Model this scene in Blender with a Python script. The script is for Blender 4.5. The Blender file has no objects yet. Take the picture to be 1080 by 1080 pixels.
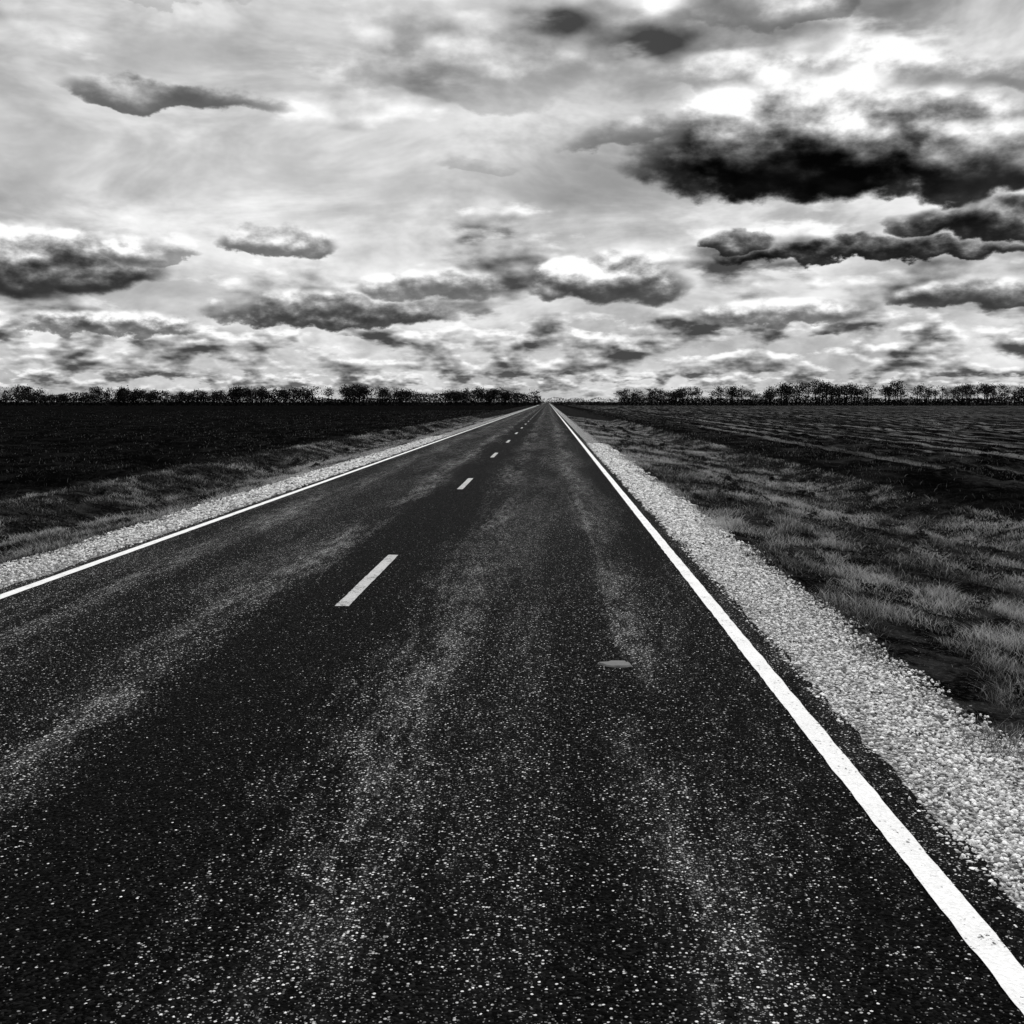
import bpy, math, numpy as np
from mathutils import Vector
rng=np.random.default_rng(7)
scene=bpy.context.scene
scene.view_settings.view_transform='Standard'
scene.view_settings.look='None'
scene.view_settings.exposure=0

# ------------------------------------------------------------ node DSL
class E:
    tree=None
    def __init__(s,sock): s.s=sock
    @staticmethod
    def m(op,*a,clamp=False):
        n=E.tree.nodes.new('ShaderNodeMath'); n.operation=op; n.use_clamp=clamp
        for i,v in enumerate(a):
            if isinstance(v,E): E.tree.links.new(v.s,n.inputs[i])
            else: n.inputs[i].default_value=float(v)
        return E(n.outputs[0])
    def __add__(a,b): return E.m('ADD',a,b)
    __radd__=__add__
    def __sub__(a,b): return E.m('SUBTRACT',a,b)
    def __rsub__(a,b): return E.m('SUBTRACT',b,a)
    def __mul__(a,b): return E.m('MULTIPLY',a,b)
    __rmul__=__mul__
    def __truediv__(a,b): return E.m('DIVIDE',a,b)
    def __rtruediv__(a,b): return E.m('DIVIDE',b,a)
    def __pow__(a,b): return E.m('POWER',a,b)
def sstep(x,a,b,lo=0.,hi=1.,kind='SMOOTHSTEP'):
    n=E.tree.nodes.new('ShaderNodeMapRange'); n.interpolation_type=kind
    E.tree.links.new(x.s,n.inputs[0])
    for i,v in zip((1,2,3,4),(a,b,lo,hi)):
        if isinstance(v,E): E.tree.links.new(v.s,n.inputs[i])
        else: n.inputs[i].default_value=v
    return E(n.outputs[0])
def lerp(a,b,t): return a+(b-a)*t
def comb(x,y,z):
    n=E.tree.nodes.new('ShaderNodeCombineXYZ')
    for i,v in enumerate((x,y,z)):
        if isinstance(v,E): E.tree.links.new(v.s,n.inputs[i])
        else: n.inputs[i].default_value=v
    return E(n.outputs[0])
def sep(v):
    n=E.tree.nodes.new('ShaderNodeSeparateXYZ'); E.tree.links.new(v.s,n.inputs[0])
    return [E(o) for o in n.outputs]
def noise(v,scale,detail=4,rough=.5,dist=0.,lac=2.,dim='3D'):
    n=E.tree.nodes.new('ShaderNodeTexNoise'); n.noise_dimensions=dim; E.tree.links.new(v.s,n.inputs['Vector'])
    n.inputs['Scale'].default_value=scale; n.inputs['Detail'].default_value=detail
    n.inputs['Roughness'].default_value=rough; n.inputs['Distortion'].default_value=dist
    n.inputs['Lacunarity'].default_value=lac
    return E(n.outputs['Fac'])
def voro(v,scale,feature='F1',dim='3D',detail=0,rough=.5):
    n=E.tree.nodes.new('ShaderNodeTexVoronoi'); n.voronoi_dimensions=dim; n.feature=feature
    E.tree.links.new(v.s,n.inputs['Vector']); n.inputs['Scale'].default_value=scale
    n.inputs['Detail'].default_value=detail; n.inputs['Roughness'].default_value=rough
    if detail>0: n.normalize=True
    return E(n.outputs['Distance']),sep(E(n.outputs['Color']))
def gauss(x,c,w):
    t=(x-c)/w
    return E.m('EXPONENT',t*t*-1.0)
def new_mat(name):
    m=bpy.data.materials.new(name); m.use_nodes=True
    m.node_tree.nodes.clear(); E.tree=m.node_tree
    return m
def finish(col,rough=.9,spec=.2,bump=None,bdist=.005,bstr=1.,translucent=0):
    t=E.tree; o=t.nodes.new('ShaderNodeOutputMaterial'); p=t.nodes.new('ShaderNodeBsdfPrincipled')
    c=comb(col,col,col)
    t.links.new(c.s,p.inputs['Base Color'])
    if isinstance(rough,E): t.links.new(rough.s,p.inputs['Roughness'])
    else: p.inputs['Roughness'].default_value=rough
    if isinstance(spec,E): t.links.new(spec.s,p.inputs['Specular IOR Level'])
    else: p.inputs['Specular IOR Level'].default_value=spec
    if bump is not None:
        b=t.nodes.new('ShaderNodeBump'); b.inputs['Distance'].default_value=bdist; b.inputs['Strength'].default_value=bstr
        t.links.new(bump.s,b.inputs['Height']); t.links.new(b.outputs[0],p.inputs['Normal'])
    if translucent>0:
        tr=t.nodes.new('ShaderNodeBsdfTranslucent'); mx=t.nodes.new('ShaderNodeMixShader')
        t.links.new(c.s,tr.inputs[0]); mx.inputs[0].default_value=translucent
        t.links.new(p.outputs[0],mx.inputs[1]); t.links.new(tr.outputs[0],mx.inputs[2])
        t.links.new(mx.outputs[0],o.inputs[0])
    else: t.links.new(p.outputs[0],o.inputs[0])
def pos():
    return E(E.tree.nodes.new('ShaderNodeNewGeometry').outputs['Position'])
def attr(name):
    n=E.tree.nodes.new('ShaderNodeAttribute'); n.attribute_name=name
    return E(n.outputs['Fac'])

# ------------------------------------------------------------ mesh helper
def np_mesh(name,V,F,mat,shade=None,smooth=False):
    V=np.asarray(V,dtype=np.float32).reshape(-1,3); F=np.asarray(F,dtype=np.int32)
    k=F.shape[1]; me=bpy.data.meshes.new(name)
    me.vertices.add(len(V)); me.vertices.foreach_set('co',V.ravel())
    me.loops.add(F.size); me.loops.foreach_set('vertex_index',F.ravel())
    me.polygons.add(len(F)); me.polygons.foreach_set('loop_start',np.arange(0,F.size,k,dtype=np.int32))
    me.polygons.foreach_set('use_smooth',np.full(len(F),smooth))
    if shade is not None:
        a=me.attributes.new('shade','FLOAT','POINT'); a.data.foreach_set('value',np.asarray(shade,dtype=np.float32))
    me.update(calc_edges=True)
    me.materials.append(mat)
    ob=bpy.data.objects.new(name,me); scene.collection.objects.link(ob); return ob

def h2(ix,iy,s):
    v=np.sin(ix*127.1+iy*311.7+s*74.7)*43758.5453
    return v-np.floor(v)
def vn(x,y,s=0):
    ix=np.floor(x);iy=np.floor(y);fx=x-ix;fy=y-iy
    fx=fx*fx*(3-2*fx);fy=fy*fy*(3-2*fy)
    a=h2(ix,iy,s);b=h2(ix+1,iy,s);c=h2(ix,iy+1,s);d=h2(ix+1,iy+1,s)
    return (a*(1-fx)+b*fx)*(1-fy)+(c*(1-fx)+d*fx)*fy
def fbm(x,y,s=0,o=4):
    r=0;a=.5
    for i in range(o): r=r+a*vn(x*2**i,y*2**i,s+i*3.3); a*=.5
    return r
ROAD_R,ROAD_L=1.53,-4.72
PX=[-4000,-60,-12,-10,-8.6,-7.4,-5.6,-4.8,-4.6,1.45,1.6,2.2,3.6,5.6,6.8,8.2,10,60,4000]
PZ=[-.35,-.35,-.3,-.28,-.62,-.45,-.05,0,0,0,0,-.03,-.2,-.5,-.62,-.3,-.25,-.35,-.35]
def gz(x,y):
    z=np.interp(x,PX,PZ)
    off=np.clip(np.maximum(x-2.2,-5.5-x)/1.5,0,1)
    z=z+off*((fbm(x*.9,y*.9,1)-.47)*.2+(fbm(x*5,y*5,5,3)-.44)*.09)
    fld=np.clip(np.maximum(x-9,-10-x)/1.5,0,1)
    z=z+fld*(np.sin(x*2*math.pi/.95)*.045+(fbm(x*3,y*3,9,3)-.44)*.2)
    return z

# ------------------------------------------------------------ materials
m_asph=new_mat('asphalt_chipseal'); P=pos(); x,y,z=sep(P)
wv=(noise(comb(y*.12,x*.1,0),1,1,dim='2D')-.5)*.35
xw=x+wv
track=gauss(xw,-.75,.2)+gauss(xw,.52,.22)+gauss(xw,-2.42,.20)*1.3+gauss(xw,-3.8,.22)*1.0
dark=gauss(x,-1.55,.52)*1.3+gauss(x,1.15,.25)*.7
st=noise(comb(x*1.6,y*.16,0),1.3,3,.6,dim='2D')
st2=noise(comb(x*9,y*1.6,0),1,5,.7,dim='2D')
patch=noise(comb(x*1.1+9,y*.14,0),1,3,.6,dim='2D')
worn=track*sstep(st,.36,.62)*sstep(st2,.35,.65,.15,1.2)
worn=E.m('MAXIMUM',worn+sstep(patch,.38,.66)*sstep(st2,.35,.65,.3,1.)*.45-dark*.4,-.15)
d1,c1=voro(P,104,dim='2D'); d2,c2=voro(P,200,dim='2D')
thr=.942-worn*.20
sp=sstep(c1[0],thr,thr+.03)*sstep(d1,.6,.35)
sp2=sstep(c2[1],.945-worn*.19,1.0)*sstep(d2,.6,.3)
wp=E.m('MAXIMUM',worn,0.0)
base=.0005+c1[2]*c1[2]*c1[2]*.009+wp*.005
col=base+sp*(.06+c1[1]*c1[1]*.80)+sp2*.24
finish(col,rough=.6+c1[1]*.35,spec=.012+wp*.03,bump=(1.0-d1)*.8+c1[0]*.4,bdist=.006,bstr=.9)

m_paint=new_mat('road_paint_white'); P=pos(); x,y,z=sep(P)
w=noise(P,45,4,.7); w2=noise(P,4,3,.5)
hole=sstep(w+(w2-.5)*.35,.315,.385)
d1,c1=voro(P,104,dim='2D')
col=lerp(.05,.72+w2*.18,hole)*(.82+c1[0]*.18)
finish(col,rough=.75,spec=.15,bump=d1*.8+w*.5,bdist=.003,bstr=.8)
m_paintc=new_mat('road_paint_centre'); P=pos()
w=noise(P,45,4,.7); w2=noise(P,4,3,.5)
hole=sstep(w+(w2-.5)*.3,.36,.44); d1,c1=voro(P,104,dim='2D')
finish(lerp(.03,.42+w2*.12,hole)*(.75+c1[0]*.25),rough=.75,spec=.15,bump=d1,bdist=.003,bstr=.6)

m_stone=new_mat('limestone_gravel'); s=attr('shade'); P=pos()
finish((.05+s*.85),rough=.9,spec=.1)

m_ground=new_mat('ground_soil_and_verge'); P=pos(); x,y,z=sep(P)
e1=noise(comb(x*2,y*.9,0),2.0,5,.65,dim='2D')-.5
gr=sstep(x+e1*.6,2.28,2.02)*sstep(x,1.3,1.45)
gl=sstep(x+e1*.5,-5.62,-5.4)*sstep(x,-4.5,-4.7)
grav=E.m('MINIMUM',gr+gl,1.0)
d1,c1=voro(P,62,dim='2D')
gcol=(.12+c1[0]*c1[0]*.66)*sstep(d1,.75,.35,.25,1.)
n1=noise(P,2.2,5,.65,dim='2D'); n2=noise(P,22,4,.7,dim='2D')
vcol=.002+sstep(n1,.40,.7)*.025+sstep(n2,.5,.75)*.035
ax=E.m('ABSOLUTE',x+1.5)
fld=sstep(ax+e1*1.2,8.6,10.0)
wob=noise(comb(x*.02,y*.012,0),1,1,dim='2D')*2.0
row=E.m('SINE',(x+wob)*(2*math.pi/1.7))
rmask=sstep(row,.2,.95)*sstep(noise(comb(x*.25,y*.02,0),1,4,.75,dim='2D'),.38,.57)*sstep(n2,.35,.6)*sstep(x,9.5,12.)
n3=noise(comb(x*.6,y*.25,0),1.0,6,.75,dim='2D')
rightf=sstep(x,8.,11.)
fcol=.0012+sstep(n3,.45,.72)*(.008+rightf*.022)+sstep(n2,.52,.72)*sstep(n1,.4,.65)*.03+rmask*.17
col=lerp(lerp(vcol,fcol,fld),gcol,grav)
hb=lerp(n1*1.5+n2*2.5,(1.0-d1)*.8,grav)
finish(col,rough=1.,spec=0.,bump=hb,bdist=.03,bstr=.9)

def veg_mat(name,lo,hi,tr=.3):
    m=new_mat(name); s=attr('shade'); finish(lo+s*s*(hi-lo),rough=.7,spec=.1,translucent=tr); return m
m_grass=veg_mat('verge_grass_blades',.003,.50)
m_weed=veg_mat('weed_leaves',.002,.06,.2)
m_stub=veg_mat('field_stubble_blades',.002,.17,.2)
m_tree=veg_mat('distant_tree_foliage',.001,.010,.1)

# ------------------------------------------------------------ ground sheet
def axis(limit,step0,k):
    a=[0.0]
    while a[-1]<limit: a.append(a[-1]+max(step0,k*a[-1]))
    return np.array(a)
ys=np.concatenate([-axis(60,.5,.1)[1:][::-1],axis(7000,.1,.018)])
xp=axis(4500,.09,.028); xs=np.concatenate([-xp[1:][::-1],xp])-1.0
XX,YY=np.meshgrid(xs,ys)
ZZ=gz(XX,YY)
V=np.stack([XX,YY,ZZ],-1).reshape(-1,3)
nx,ny=len(xs),len(ys)
i=np.arange(nx*ny).reshape(ny,nx)
F=np.stack([i[:-1,:-1],i[:-1,1:],i[1:,1:],i[1:,:-1]],-1).reshape(-1,4)
np_mesh('ground',V,F,m_ground,smooth=True)

# ------------------------------------------------------------ road
ry=np.concatenate([-axis(60,1,.1)[1:][::-1],axis(6000,.06,.01)])
jr=(fbm(ry*3,ry*0,3,4)-.47)*.09; jl=(fbm(ry*2,ry*0+9,4,4)-.47)*.12
cols=[ROAD_L+jl]+[np.full_like(ry,c) for c in np.linspace(-4.4,1.4,8)]+[ROAD_R+jr]
X=np.stack(cols,1); Y=np.repeat(ry[:,None],X.shape[1],1)
V=np.stack([X,Y,np.full_like(X,.006)],-1).reshape(-1,3)
i=np.arange(X.size).reshape(X.shape)
F=np.stack([i[:-1,:-1],i[:-1,1:],i[1:,1:],i[1:,:-1]],-1).reshape(-1,4)
np_mesh('road',V,F,m_asph)

def stripe(xc,w,y0,y1,seed,jit=.007,zz=.0105):
    yy=[y0]
    while yy[-1]<y1: yy.append(yy[-1]+max(.03,.01*abs(yy[-1])))
    yy[-1]=y1; yy=np.array(yy)
    l=xc-w/2+(fbm(yy*9,yy*0,seed,3)-.44)*jit*2; r=xc+w/2+(fbm(yy*9,yy*0,seed+20,3)-.44)*jit*2
    V=np.stack([np.stack([l,yy,yy*0+zz],-1),np.stack([r,yy,yy*0+zz],-1)],1).reshape(-1,3)
    n=len(yy); k=np.arange(n-1)*2
    F=np.stack([k,k+1,k+3,k+2],-1)
    return V,F
def joinm(parts):
    Vs=[];Fs=[];o=0
    for V,F in parts: Vs.append(V);Fs.append(F+o);o+=len(V)
    return np.concatenate(Vs),np.concatenate(Fs)
V,F=stripe(1.31,.105,-50,5500,1); np_mesh('road_edge_line',V,F,m_paint)
V,F=stripe(-4.54,.105,-50,5500,2); np_mesh('road_edge_line.001',V,F,m_paint)
V,F=joinm([stripe(-1.63,.11,8.9+12.2*k,8.9+12.2*k+3.05,5+k) for k in range(-4,120)])
np_mesh('road_centre_line',V,F,m_paintc)

# ------------------------------------------------------------ gravel stones
t=(1+5**.5)/2
ICO=np.array([(-1,t,0),(1,t,0),(-1,-t,0),(1,-t,0),(0,-1,t),(0,1,t),(0,-1,-t),(0,1,-t),(t,0,-1),(t,0,1),(-t,0,-1),(-t,0,1)])/1.9
IF=np.array([(0,11,5),(0,5,1),(0,1,7),(0,7,10),(0,10,11),(1,5,9),(5,11,4),(11,10,2),(10,7,6),(7,1,8),(3,9,4),(3,4,2),(3,2,6),(3,6,8),(3,8,9),(4,9,5),(2,4,11),(6,2,10),(8,6,7),(9,8,1)])
def stones(x,y,r,sh,zoff=0):
    n=len(x); v=ICO[None]*(1+rng.uniform(-.28,.28,(n,12,1)))
    v=v*rng.uniform(.65,1.25,(n,1,3))*r[:,None,None]; v[:,:,2]*=.8
    a=rng.uniform(0,6.28,n)[:,None]; vx=v[:,:,0]*np.cos(a)-v[:,:,1]*np.sin(a); vy=v[:,:,0]*np.sin(a)+v[:,:,1]*np.cos(a)
    zz=gz(x,y)+r*.35+zoff
    V=np.stack([vx+x[:,None],vy+y[:,None],v[:,:,2]+zz[:,None]],-1).reshape(-1,3)
    F=(IF[None]+(np.arange(n)*12)[:,None,None]).reshape(-1,3)
    return V,F,np.repeat(sh,12)
def gravel(n,xlo,xhi,y0,y1):
    y=np.exp(rng.uniform(math.log(y0),math.log(y1),n))
    u=rng.beta(1.15,1.15,n); x=xlo+u*(xhi-xlo)+rng.normal(0,.05,n)+(fbm(y*1.5,y*0,8,3)-.44)*.25
    r=rng.uniform(.004,.0125,n)*np.clip(y/9,1,3)
    sh=np.clip(rng.normal(.62,.3,n),0.02,1)
    keep=(x>ROAD_R-.06)|(x<ROAD_L+.04)
    x,y,r,sh=x[keep],y[keep],r[keep],sh[keep]
    return stones(x,y,r,sh,0.0)
V,F,S=gravel(40000,1.5,2.28,2.2,45); np_mesh('gravel_shoulder',V,F,m_stone,S)
V,F,S=gravel(15000,-5.6,-4.72,8,55); np_mesh('gravel_shoulder.001',V,F,m_stone,S)

# ------------------------------------------------------------ blades
def blades(x,y,h,w,lean,sh,z0=None):
    n=len(x); a=rng.uniform(0,6.28,n); b=rng.uniform(0,6.28,n)
    zz=gz(x,y)-.01
    dx=np.cos(a)*w/2;dy=np.sin(a)*w/2; lx=np.cos(b)*lean*h; ly=np.sin(b)*lean*h
    def P(ox,oy,oz): return np.stack([x+ox,y+oy,zz+oz],-1)
    V=np.stack([P(-dx,-dy,0),P(dx,dy,0),P(-dx*.7+lx*.35,-dy*.7+ly*.35,h*.6),P(dx*.7+lx*.35,dy*.7+ly*.35,h*.6),P(lx,ly,h)],1).reshape(-1,3)
    T=np.array([(0,1,3),(0,3,2),(2,3,4)])
    F=(T[None]+(np.arange(n)*5)[:,None,None]).reshape(-1,3)
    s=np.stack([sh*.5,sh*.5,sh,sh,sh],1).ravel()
    return V,F,s
def logy(n,a,b): return np.exp(rng.uniform(math.log(a),math.log(b),n))
def verge(n,xlo,xhi,y0,y1,boost=0.):
    y=logy(n,y0,y1); x=rng.uniform(xlo,xhi,n)
    edge=xlo if xlo>0 else xhi
    dd=np.abs(x-edge)
    d=dd+ (fbm(x*1.2,y*1.2,31,4)-.47)*.9
    tuft=fbm(x*3.4,y*2.0,12,4); big=fbm(x*.9,y*.4,17,6)
    keep=(rng.uniform(0,1,n)<np.clip(d/.35,0,1))&(rng.uniform(0,1,n)<np.clip((tuft-.33)*5,0.30,1))
    x,y,tuft,big,dd=x[keep],y[keep],tuft[keep],big[keep],dd[keep]; n=len(x)
    h=(.018+np.clip(tuft-.33,0,1)*.20)*rng.uniform(.4,1.6,n)
    sc=np.clip(y/7,1,8)
    w=rng.uniform(.0018,.0042,n)*sc
    fade=np.clip((dd-3.0)/1.2,0,1)*(.30 if xlo<0 else 0.)
    sh=np.clip(rng.normal(.31+boost,.24,n)+(big-.47)*2.6+(tuft-.45)*1.0-fade,0.02,1)
    sh=np.where(rng.uniform(0,1,n)<.07,np.maximum(sh,.9-fade),sh)
    return blades(x,y,h,w,rng.uniform(.1,1.8,n),sh)
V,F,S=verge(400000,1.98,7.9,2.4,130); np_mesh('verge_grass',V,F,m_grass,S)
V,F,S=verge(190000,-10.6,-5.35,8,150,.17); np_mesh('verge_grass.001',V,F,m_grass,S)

def weeds():
    cl=[(3.5,12.6,.18,.26),(3.75,12.9,.14,.18),(3.8,24,.45,.22),(3.3,19,.2,.15),(4.3,17,.3,.15),(4.9,14.5,.2,.16),(3.9,10.3,.12,.12)]
    for k in range(90):
        yy=float(logy(1,5,110)[0]); cl.append((rng.uniform(2.5,7.2),yy,rng.uniform(.04,.14)*max(1,yy/40),rng.uniform(.04,.13)))
    for k in range(50):
        yy=float(logy(1,12,110)[0]); cl.append((rng.uniform(-10.5,-6.4),yy,rng.uniform(.06,.3),rng.uniform(.05,.14)))
    Vs=[];S=[]
    for cx,cy,r,h in cl:
        n=int(90+260*r); x=cx+rng.normal(0,r*.5,n); y=cy+rng.normal(0,r*.8,n); z=gz(x,y)+rng.uniform(0,1,n)**.8*h*np.exp(-((x-cx)/r)**2)
        L=rng.uniform(.01,.030,n)*max(.8,cy/14)
        d1=rng.normal(0,1,(n,3)); d1/=np.linalg.norm(d1,axis=1)[:,None]; d2=rng.normal(0,1,(n,3)); d2-= (d1*d2).sum(1)[:,None]*d1; d2/=np.linalg.norm(d2,axis=1)[:,None]
        c=np.stack([x,y,z],-1)
        q=np.stack([c-d1*L[:,None],c+d2*L[:,None]*.45,c+d1*L[:,None],c-d2*L[:,None]*.45],1)
        Vs.append(q.reshape(-1,3)); S.append(np.repeat(np.clip(rng.normal(.4,.25,n),0,1),4))
    V=np.concatenate(Vs); F=np.arange(len(V)).reshape(-1,4); return V,F,np.concatenate(S)
V,F,S=weeds(); np_mesh('roadside_weeds',V,F,m_weed,S)

def stub(n,side,x0=9.,bright=.06):
    y=logy(n,8,260); x=side*(np.exp(rng.uniform(math.log(x0),math.log(130),n)))
    row=np.round(x/.95)*.95+rng.normal(0,.12,n); x=np.where((rng.uniform(0,1,n)<.7)&(np.abs(x)>11),row,x)
    t=fbm(x*.5,y*.25,40,4); k=rng.uniform(0,1,n)<np.clip((t-.38)*5,.12,1); x,y=x[k],y[k]; n=len(x)
    h=rng.uniform(.03,.13,n); w=rng.uniform(.008,.02,n)*np.clip(y/25,.6,6)
    sh=np.clip(rng.normal(.28+(.08 if side>0 else 0),.2,n),0,1); sh=np.where(rng.uniform(0,1,n)<bright,1.,sh)
    return blades(x,y,h,w,rng.uniform(.2,1.2,n),sh)
V,F,S=stub(150000,-1,8.6,.09); np_mesh('field_stubble',V,F,m_stub,S)
V,F,S=stub(130000,1,7.4,.13); np_mesh('field_stubble.001',V,F,m_stub,S)

# flat stone lying on the lane
sx,sy=.42,6.95
ang=np.linspace(0,2*math.pi,15)[:-1]; rr=.07*(1+rng.uniform(-.2,.25,14))
top=np.stack([sx+np.cos(ang)*rr*1.2,sy+np.sin(ang)*rr*1.0,np.full(14,.016)+rng.uniform(-.004,.006,14)],-1)
bot=top.copy(); bot[:,:2]=(bot[:,:2]-[sx,sy])*1.12+[sx,sy]; bot[:,2]=.007
V=np.concatenate([top,bot,[[sx,sy,.024]]]); F=[]
for k in range(14):
    k2=(k+1)%14; F+= [(28,k,k2),(k,14+k,14+k2),(k,14+k2,k2)]
np_mesh('flat_stone',V,np.array(F),m_stone,np.full(29,.12))

# ------------------------------------------------------------ distant trees
def tube(p0,p1,r0,r1,k=4):
    p0=np.array(p0,float);p1=np.array(p1,float);d=p1-p0;d/=np.linalg.norm(d)
    u=np.cross(d,[.3,.9,.1]);u/=np.linalg.norm(u);v=np.cross(d,u)
    a=np.arange(k)*2*math.pi/k
    ring=np.cos(a)[:,None]*u+np.sin(a)[:,None]*v
    V=np.concatenate([p0+ring*r0,p1+ring*r1]); F=[(i,(i+1)%k,k+(i+1)%k,k+i) for i in range(k)]
    return V,np.array(F)
def leaves(c,n,spread,L):
    p=c+rng.normal(0,1,(n,3))*spread
    d1=rng.normal(0,1,(n,3));d1/=np.linalg.norm(d1,axis=1)[:,None]
    d2=np.cross(d1,rng.normal(0,1,(n,3)));d2/=np.linalg.norm(d2,axis=1)[:,None]
    l=rng.uniform(.5,1,n)[:,None]*L
    V=np.stack([p-d1*l,p-d2*l*.6,p+d1*l,p+d2*l*.6],1).reshape(-1,3)
    V[:,2]=np.maximum(V[:,2],-.4)
    return V,np.arange(len(V)).reshape(-1,4)
def tree(x,y,H,dens,bare,zb=-.35):
    parts=[];lean=rng.normal(0,.05)
    th=H*rng.uniform(.3,.5)
    parts.append(tube((x,y,zb),(x+lean*th,y,zb+th),H*.028,H*.018))
    parts.append(tube((x+lean*th,y,zb+th),(x+lean*H,y,zb+H*.9),H*.018,H*.004))
    nb=rng.integers(7,11); W=H*rng.uniform(.28,.46)
    for b in range(nb):
        f=rng.uniform(.35,.85); a=rng.uniform(0,6.28)
        s=np.array([x+lean*H*f,y,zb+H*f]); L=W*rng.uniform(.6,1.2)*(1.25-f)
        e=s+np.array([math.cos(a)*L,math.sin(a)*L,L*rng.uniform(.2,.8)])
        e[2]=min(e[2],zb+H)
        parts.append(tube(s,e,H*.01,H*.004,3))
        for q in range(3):
            e2=e+rng.normal(0,1,3)*H*.07; parts.append(tube(s*.4+e*.6,e2,H*.005,H*.003,3))
        n=int(dens*rng.uniform(.3,1.3))
        if n>0: parts.append(leaves(e,n,np.array([1,1,.7])*H*(.075 if bare else .1),.04*H if bare else .05*H))
    parts.append(leaves(np.array([x+lean*H,y,zb+H*.72]),int(dens*(1.5 if bare else 3)),np.array([W*.5,W*.5,H*.12]),.045*H))
    return parts
def hedge(x0,x1,y,h,n,amp=.6,s=0,L=.6):
    xs_=rng.uniform(x0,x1,n); hh=h*(1-amp+2*amp*fbm(xs_*.06,xs_*0,50+s,5))
    zz=rng.uniform(0,1,n)*hh-.35
    return leaves(np.stack([xs_,y+rng.normal(0,3,n),zz],-1),n,np.array([.3,.3,.2]),L)
def lineobj(name,parts):
    V,F=joinm(parts); S=np.clip(rng.normal(.4,.3,len(V)),0,1)
    np_mesh(name,V,F,m_tree,S)
L=[]
for k in range(240):
    x=-rng.uniform(22,430)
    g=float(fbm(np.array(x*.03),np.array(0.),60,3))
    H=4.6+7*g+rng.uniform(-1.2,1.4)
    if -278<x<-240: H*=.7
    if x<-278 : H=10.5+rng.uniform(-2,1)
    if -165<x<-70: H+=1.5
    if -66<x<-54: continue
    L+=tree(x,600+rng.uniform(-15,25),H,36,False)
for k in range(26): L+=tree(-rng.uniform(4,54),610,rng.uniform(5,8.5),30,False)
L.append(hedge(-440,-4,606,5.2,34000,.6,0))
lineobj('distant_tree_line',L)
R=[]
for k in range(260):
    x=rng.uniform(36,430)
    g=float(fbm(np.array(x*.045),np.array(0.),77,3))
    H=rng.uniform(7.5,11)*(1.0 if x>60 else .85)*(.72+.75*g)
    R+=tree(x,600+rng.uniform(-20,25),H,rng.choice([18,28,40]),True)
R.append(hedge(38,440,610,4.4,28000,.5,3)); R.append(hedge(4,40,640,2.0,1400,.5,4))
lineobj('distant_tree_line.001',R)
B=[]
for k in range(90): B+=tree(rng.uniform(-1000,1000),1900+rng.uniform(-30,30),rng.uniform(6,11),14,False)
B.append(hedge(-1100,1100,1910,7.5,22000,.5,6,1.2))
lineobj('distant_tree_line.002',B)

# ------------------------------------------------------------ world
SUN_AZ,SUN_EL=25,55
wd=bpy.data.worlds.new('World'); scene.world=wd; wd.use_nodes=True
try: wd.cycles.sampling_method='NONE'
except Exception as ex: print(ex)
wt=wd.node_tree; wt.nodes.clear(); E.tree=wt
tc=wt.nodes.new('ShaderNodeTexCoord'); x,y,z=sep(E(tc.outputs['Generated']))
az=E.m('ARCTAN2',x,y)*57.29578
el=E.m('ARCSINE',E.m('MAXIMUM',z,0.0))*57.29578
ec=el+1.3
# cloud features keep a constant size relative to their height above the horizon:
# cross-fade between octave-spaced scales
LG=E.m('LOGARITHM',ec,2.0); FL=E.m('FLOOR',LG); FR=sstep(LG-FL,.25,.75)
S0=E.m('POWER',2.0,FL*-1.0); S1=S0*.5
def band(fn,du=0.,dv=0.,asp=1.75,off=0.):
    A=az+ec*du if du else az; B=el+ec*dv if dv else el
    p0=comb(A*S0+FL*17.3+off,B*S0*asp+off+FL*5.7,0); p1=comb(A*S1+(FL+1.0)*17.3+off,B*S1*asp+off+(FL+1.0)*5.7,0)
    return lerp(fn(p0),fn(p1),FR)
nb =band(lambda p:noise(p,2.8,6,.55,dim='2D'))
nbu=band(lambda p:noise(p,2.8,5,.55,dim='2D'),.015,.05)
vf0=band(lambda p:voro(p,3.4,'F1','2D',2,.5)[0])
vf1=band(lambda p:voro(p,3.4,'F1','2D',1,.5)[0],.02,.07)
wl =band(lambda p:noise(p,1.2,2,.5,dim='2D'),off=31.)-.5
n1 =band(lambda p:noise(p,1.1,6,.53,dim='2D'),asp=3.0,off=7.)
n1u=band(lambda p:noise(p,1.1,3,.53,dim='2D'),.02,.085,asp=3.0,off=7.)
a2=az+(wl*1.0+(nb-.5)*.5)*ec*.45
e2=el+((nb-.5)*1.0-wl*.4)*ec*.22
relief=(nb-nbu)*1.7+(vf1-vf0)*.9
veil=noise(comb(az*.06+2.,el*.16,0),1.5,5,.6,.3,dim='2D')
sk=wt.nodes.new('ShaderNodeTexSky'); sk.sky_type='NISHITA'; sk.sun_disc=False
sk.sun_elevation=math.radians(SUN_EL); sk.sun_rotation=math.radians(SUN_AZ)
bw=wt.nodes.new('ShaderNodeRGBToBW'); wt.links.new(sk.outputs[0],bw.inputs[0])
skyv=E.m('POWER',E.m('MINIMUM',E(bw.outputs[0])*.1,.75),.4545)
def blob(ba,be,bw_,bh):
    t1=(az-ba)/bw_; t2=(el-be)/bh
    return E.m('EXPONENT',(t1*t1+t2*t2)*-1.0)
clear=blob(-12,10.5,10,2.6); topr=blob(11,17.5,11,2.5); topm=blob(-5,16,7,2.6)
C=lerp(skyv,sstep(veil,.30,.68,.68,.92),.9)
C=C+clear*.07-topm*.08-topr*.20-blob(1,10,5,2.5)*.10+(nb-.5)*.28
low=sstep(el,9.0,5.)
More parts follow.
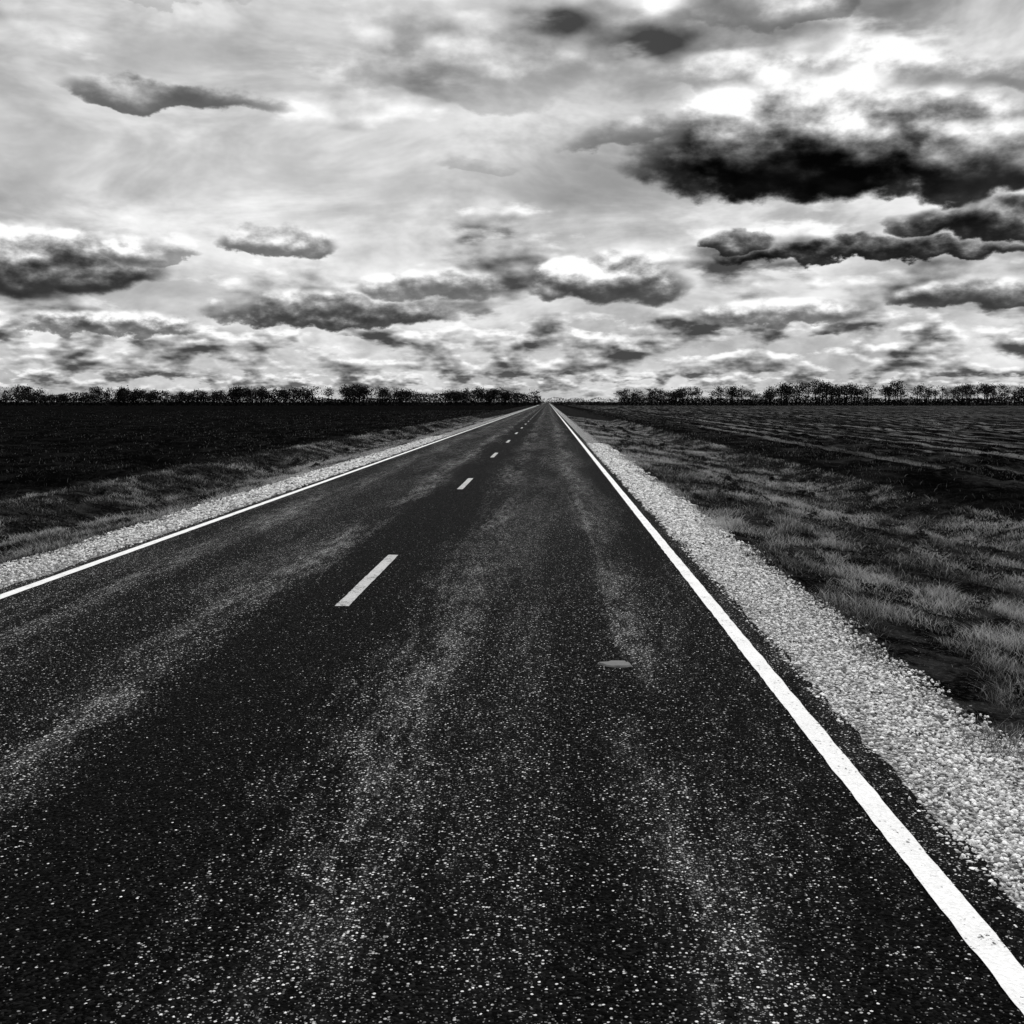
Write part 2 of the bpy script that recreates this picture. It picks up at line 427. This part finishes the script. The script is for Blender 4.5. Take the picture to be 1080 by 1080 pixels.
dens=(n1-.5)*2.6+(nb-.5)*.5-.08+low*.30+topr*.25-clear*.5+topm*.2
al=sstep(dens,-.05,.28)
cshade=.78-sstep(dens,.05,.65)*.42+(n1-n1u)*2.5+relief*.45
cshade=E.m('MAXIMUM',E.m('MINIMUM',cshade,1.0),.27)
C=lerp(C,cshade,al*.93)
# individual clouds: az, el, half width, half height, dark, bright, opacity
CL=[(-4,16,6.5,2.2,.55,.82,.45),(12,18.5,7,1.5,.42,.74,.7),(-18,18.8,5,.8,.6,.8,.4),
 (9.5,15.4,4.8,1.3,.58,.98,.7),(17.5,15.2,6,1.4,.5,1.0,.8),
 (13.0,12.3,10.2,3.5,.10,1.10,1.),(4.5,12.4,3.2,1.0,.38,.7,.6),(20.5,11.0,5.6,2.4,.12,1.0,.9),
 (21.5,8.3,5.4,1.2,.16,.52,.95),(15.6,7.1,7.0,.70,.16,.5,.95),(9.8,7.8,2.0,.65,.18,.5,.85),
 (-18.6,14.1,5.4,1.0,.38,.58,.92),(-13,7.7,3.4,.95,.38,.8,.85),(-24,6.5,5.6,2.1,.24,1.0,.95),(-19.5,7.0,2.6,.5,.42,.7,.6),
 (-10.5,4.6,6.0,1.3,.28,1.0,.95),(3.4,6.1,3.8,1.7,.30,1.05,.95),(-3.6,11.6,2.6,.45,.58,.78,.4),
 (20,5.0,4.2,.9,.26,.8,.9),(-5,5.7,3.8,1.0,.40,1.0,.85),(11,4.4,4.4,.9,.38,1.0,.8),(-21,3.7,4.4,.8,.36,1.0,.8)]
nz=(nb-.5)*1.7-(vf0-.35)*.9
nshade=relief*.45+(wl+(nb-.5)*.6)*.5
for (ba,be,bw_,bh,dk,br,op) in CL:
    t1=(a2-ba)/bw_; t2=(e2-be)/bh+.25
    tb=E.m('MINIMUM',t2,0.0)*.8+t2      # flatter, sharper underside
    f=1.0-(t1*t1+tb*tb)+nz*sstep(t2,-.6,.4,.45,1.)
    mk=sstep(f,-.12,.48)
    s_=sstep(t2+nshade,-.3,1.0)
    s2=lerp(dk,br,s_)+relief*(.12+.45*s_)
    C=lerp(C,E.m('MAXIMUM',s2,.06),mk*op)
C=lerp(C,.68,sstep(el,2.0,0.0)*.45)
C=(C-.55)*1.08+.55
C=E.m('MAXIMUM',E.m('MINIMUM',C,1.0),.05)
fin=(C**2.2)*10.0
bg=wt.nodes.new('ShaderNodeBackground'); bg.inputs[1].default_value=.1
wt.links.new(comb(fin,fin,fin).s,bg.inputs[0])
wo=wt.nodes.new('ShaderNodeOutputWorld'); wt.links.new(bg.outputs[0],wo.inputs[0])

sd=bpy.data.lights.new('sun','SUN'); sd.energy=2.7; sd.angle=math.radians(.6); sd.color=(1,.995,.985)
so=bpy.data.objects.new('sun',sd); scene.collection.objects.link(so)
dirv=Vector((math.sin(math.radians(SUN_AZ))*math.cos(math.radians(SUN_EL)),math.cos(math.radians(SUN_AZ))*math.cos(math.radians(SUN_EL)),math.sin(math.radians(SUN_EL))))
so.rotation_euler=dirv.to_track_quat('Z','Y').to_euler(); so.location=(0,0,50)

cd=bpy.data.cameras.new('camera'); co=bpy.data.objects.new('camera',cd); scene.collection.objects.link(co)
cd.sensor_width=36; cd.lens=40.2; cd.clip_start=.05; cd.clip_end=20000
co.location=(0,0,1.62); co.rotation_euler=(math.radians(90-5.5),0,math.radians(1.8))
scene.camera=co
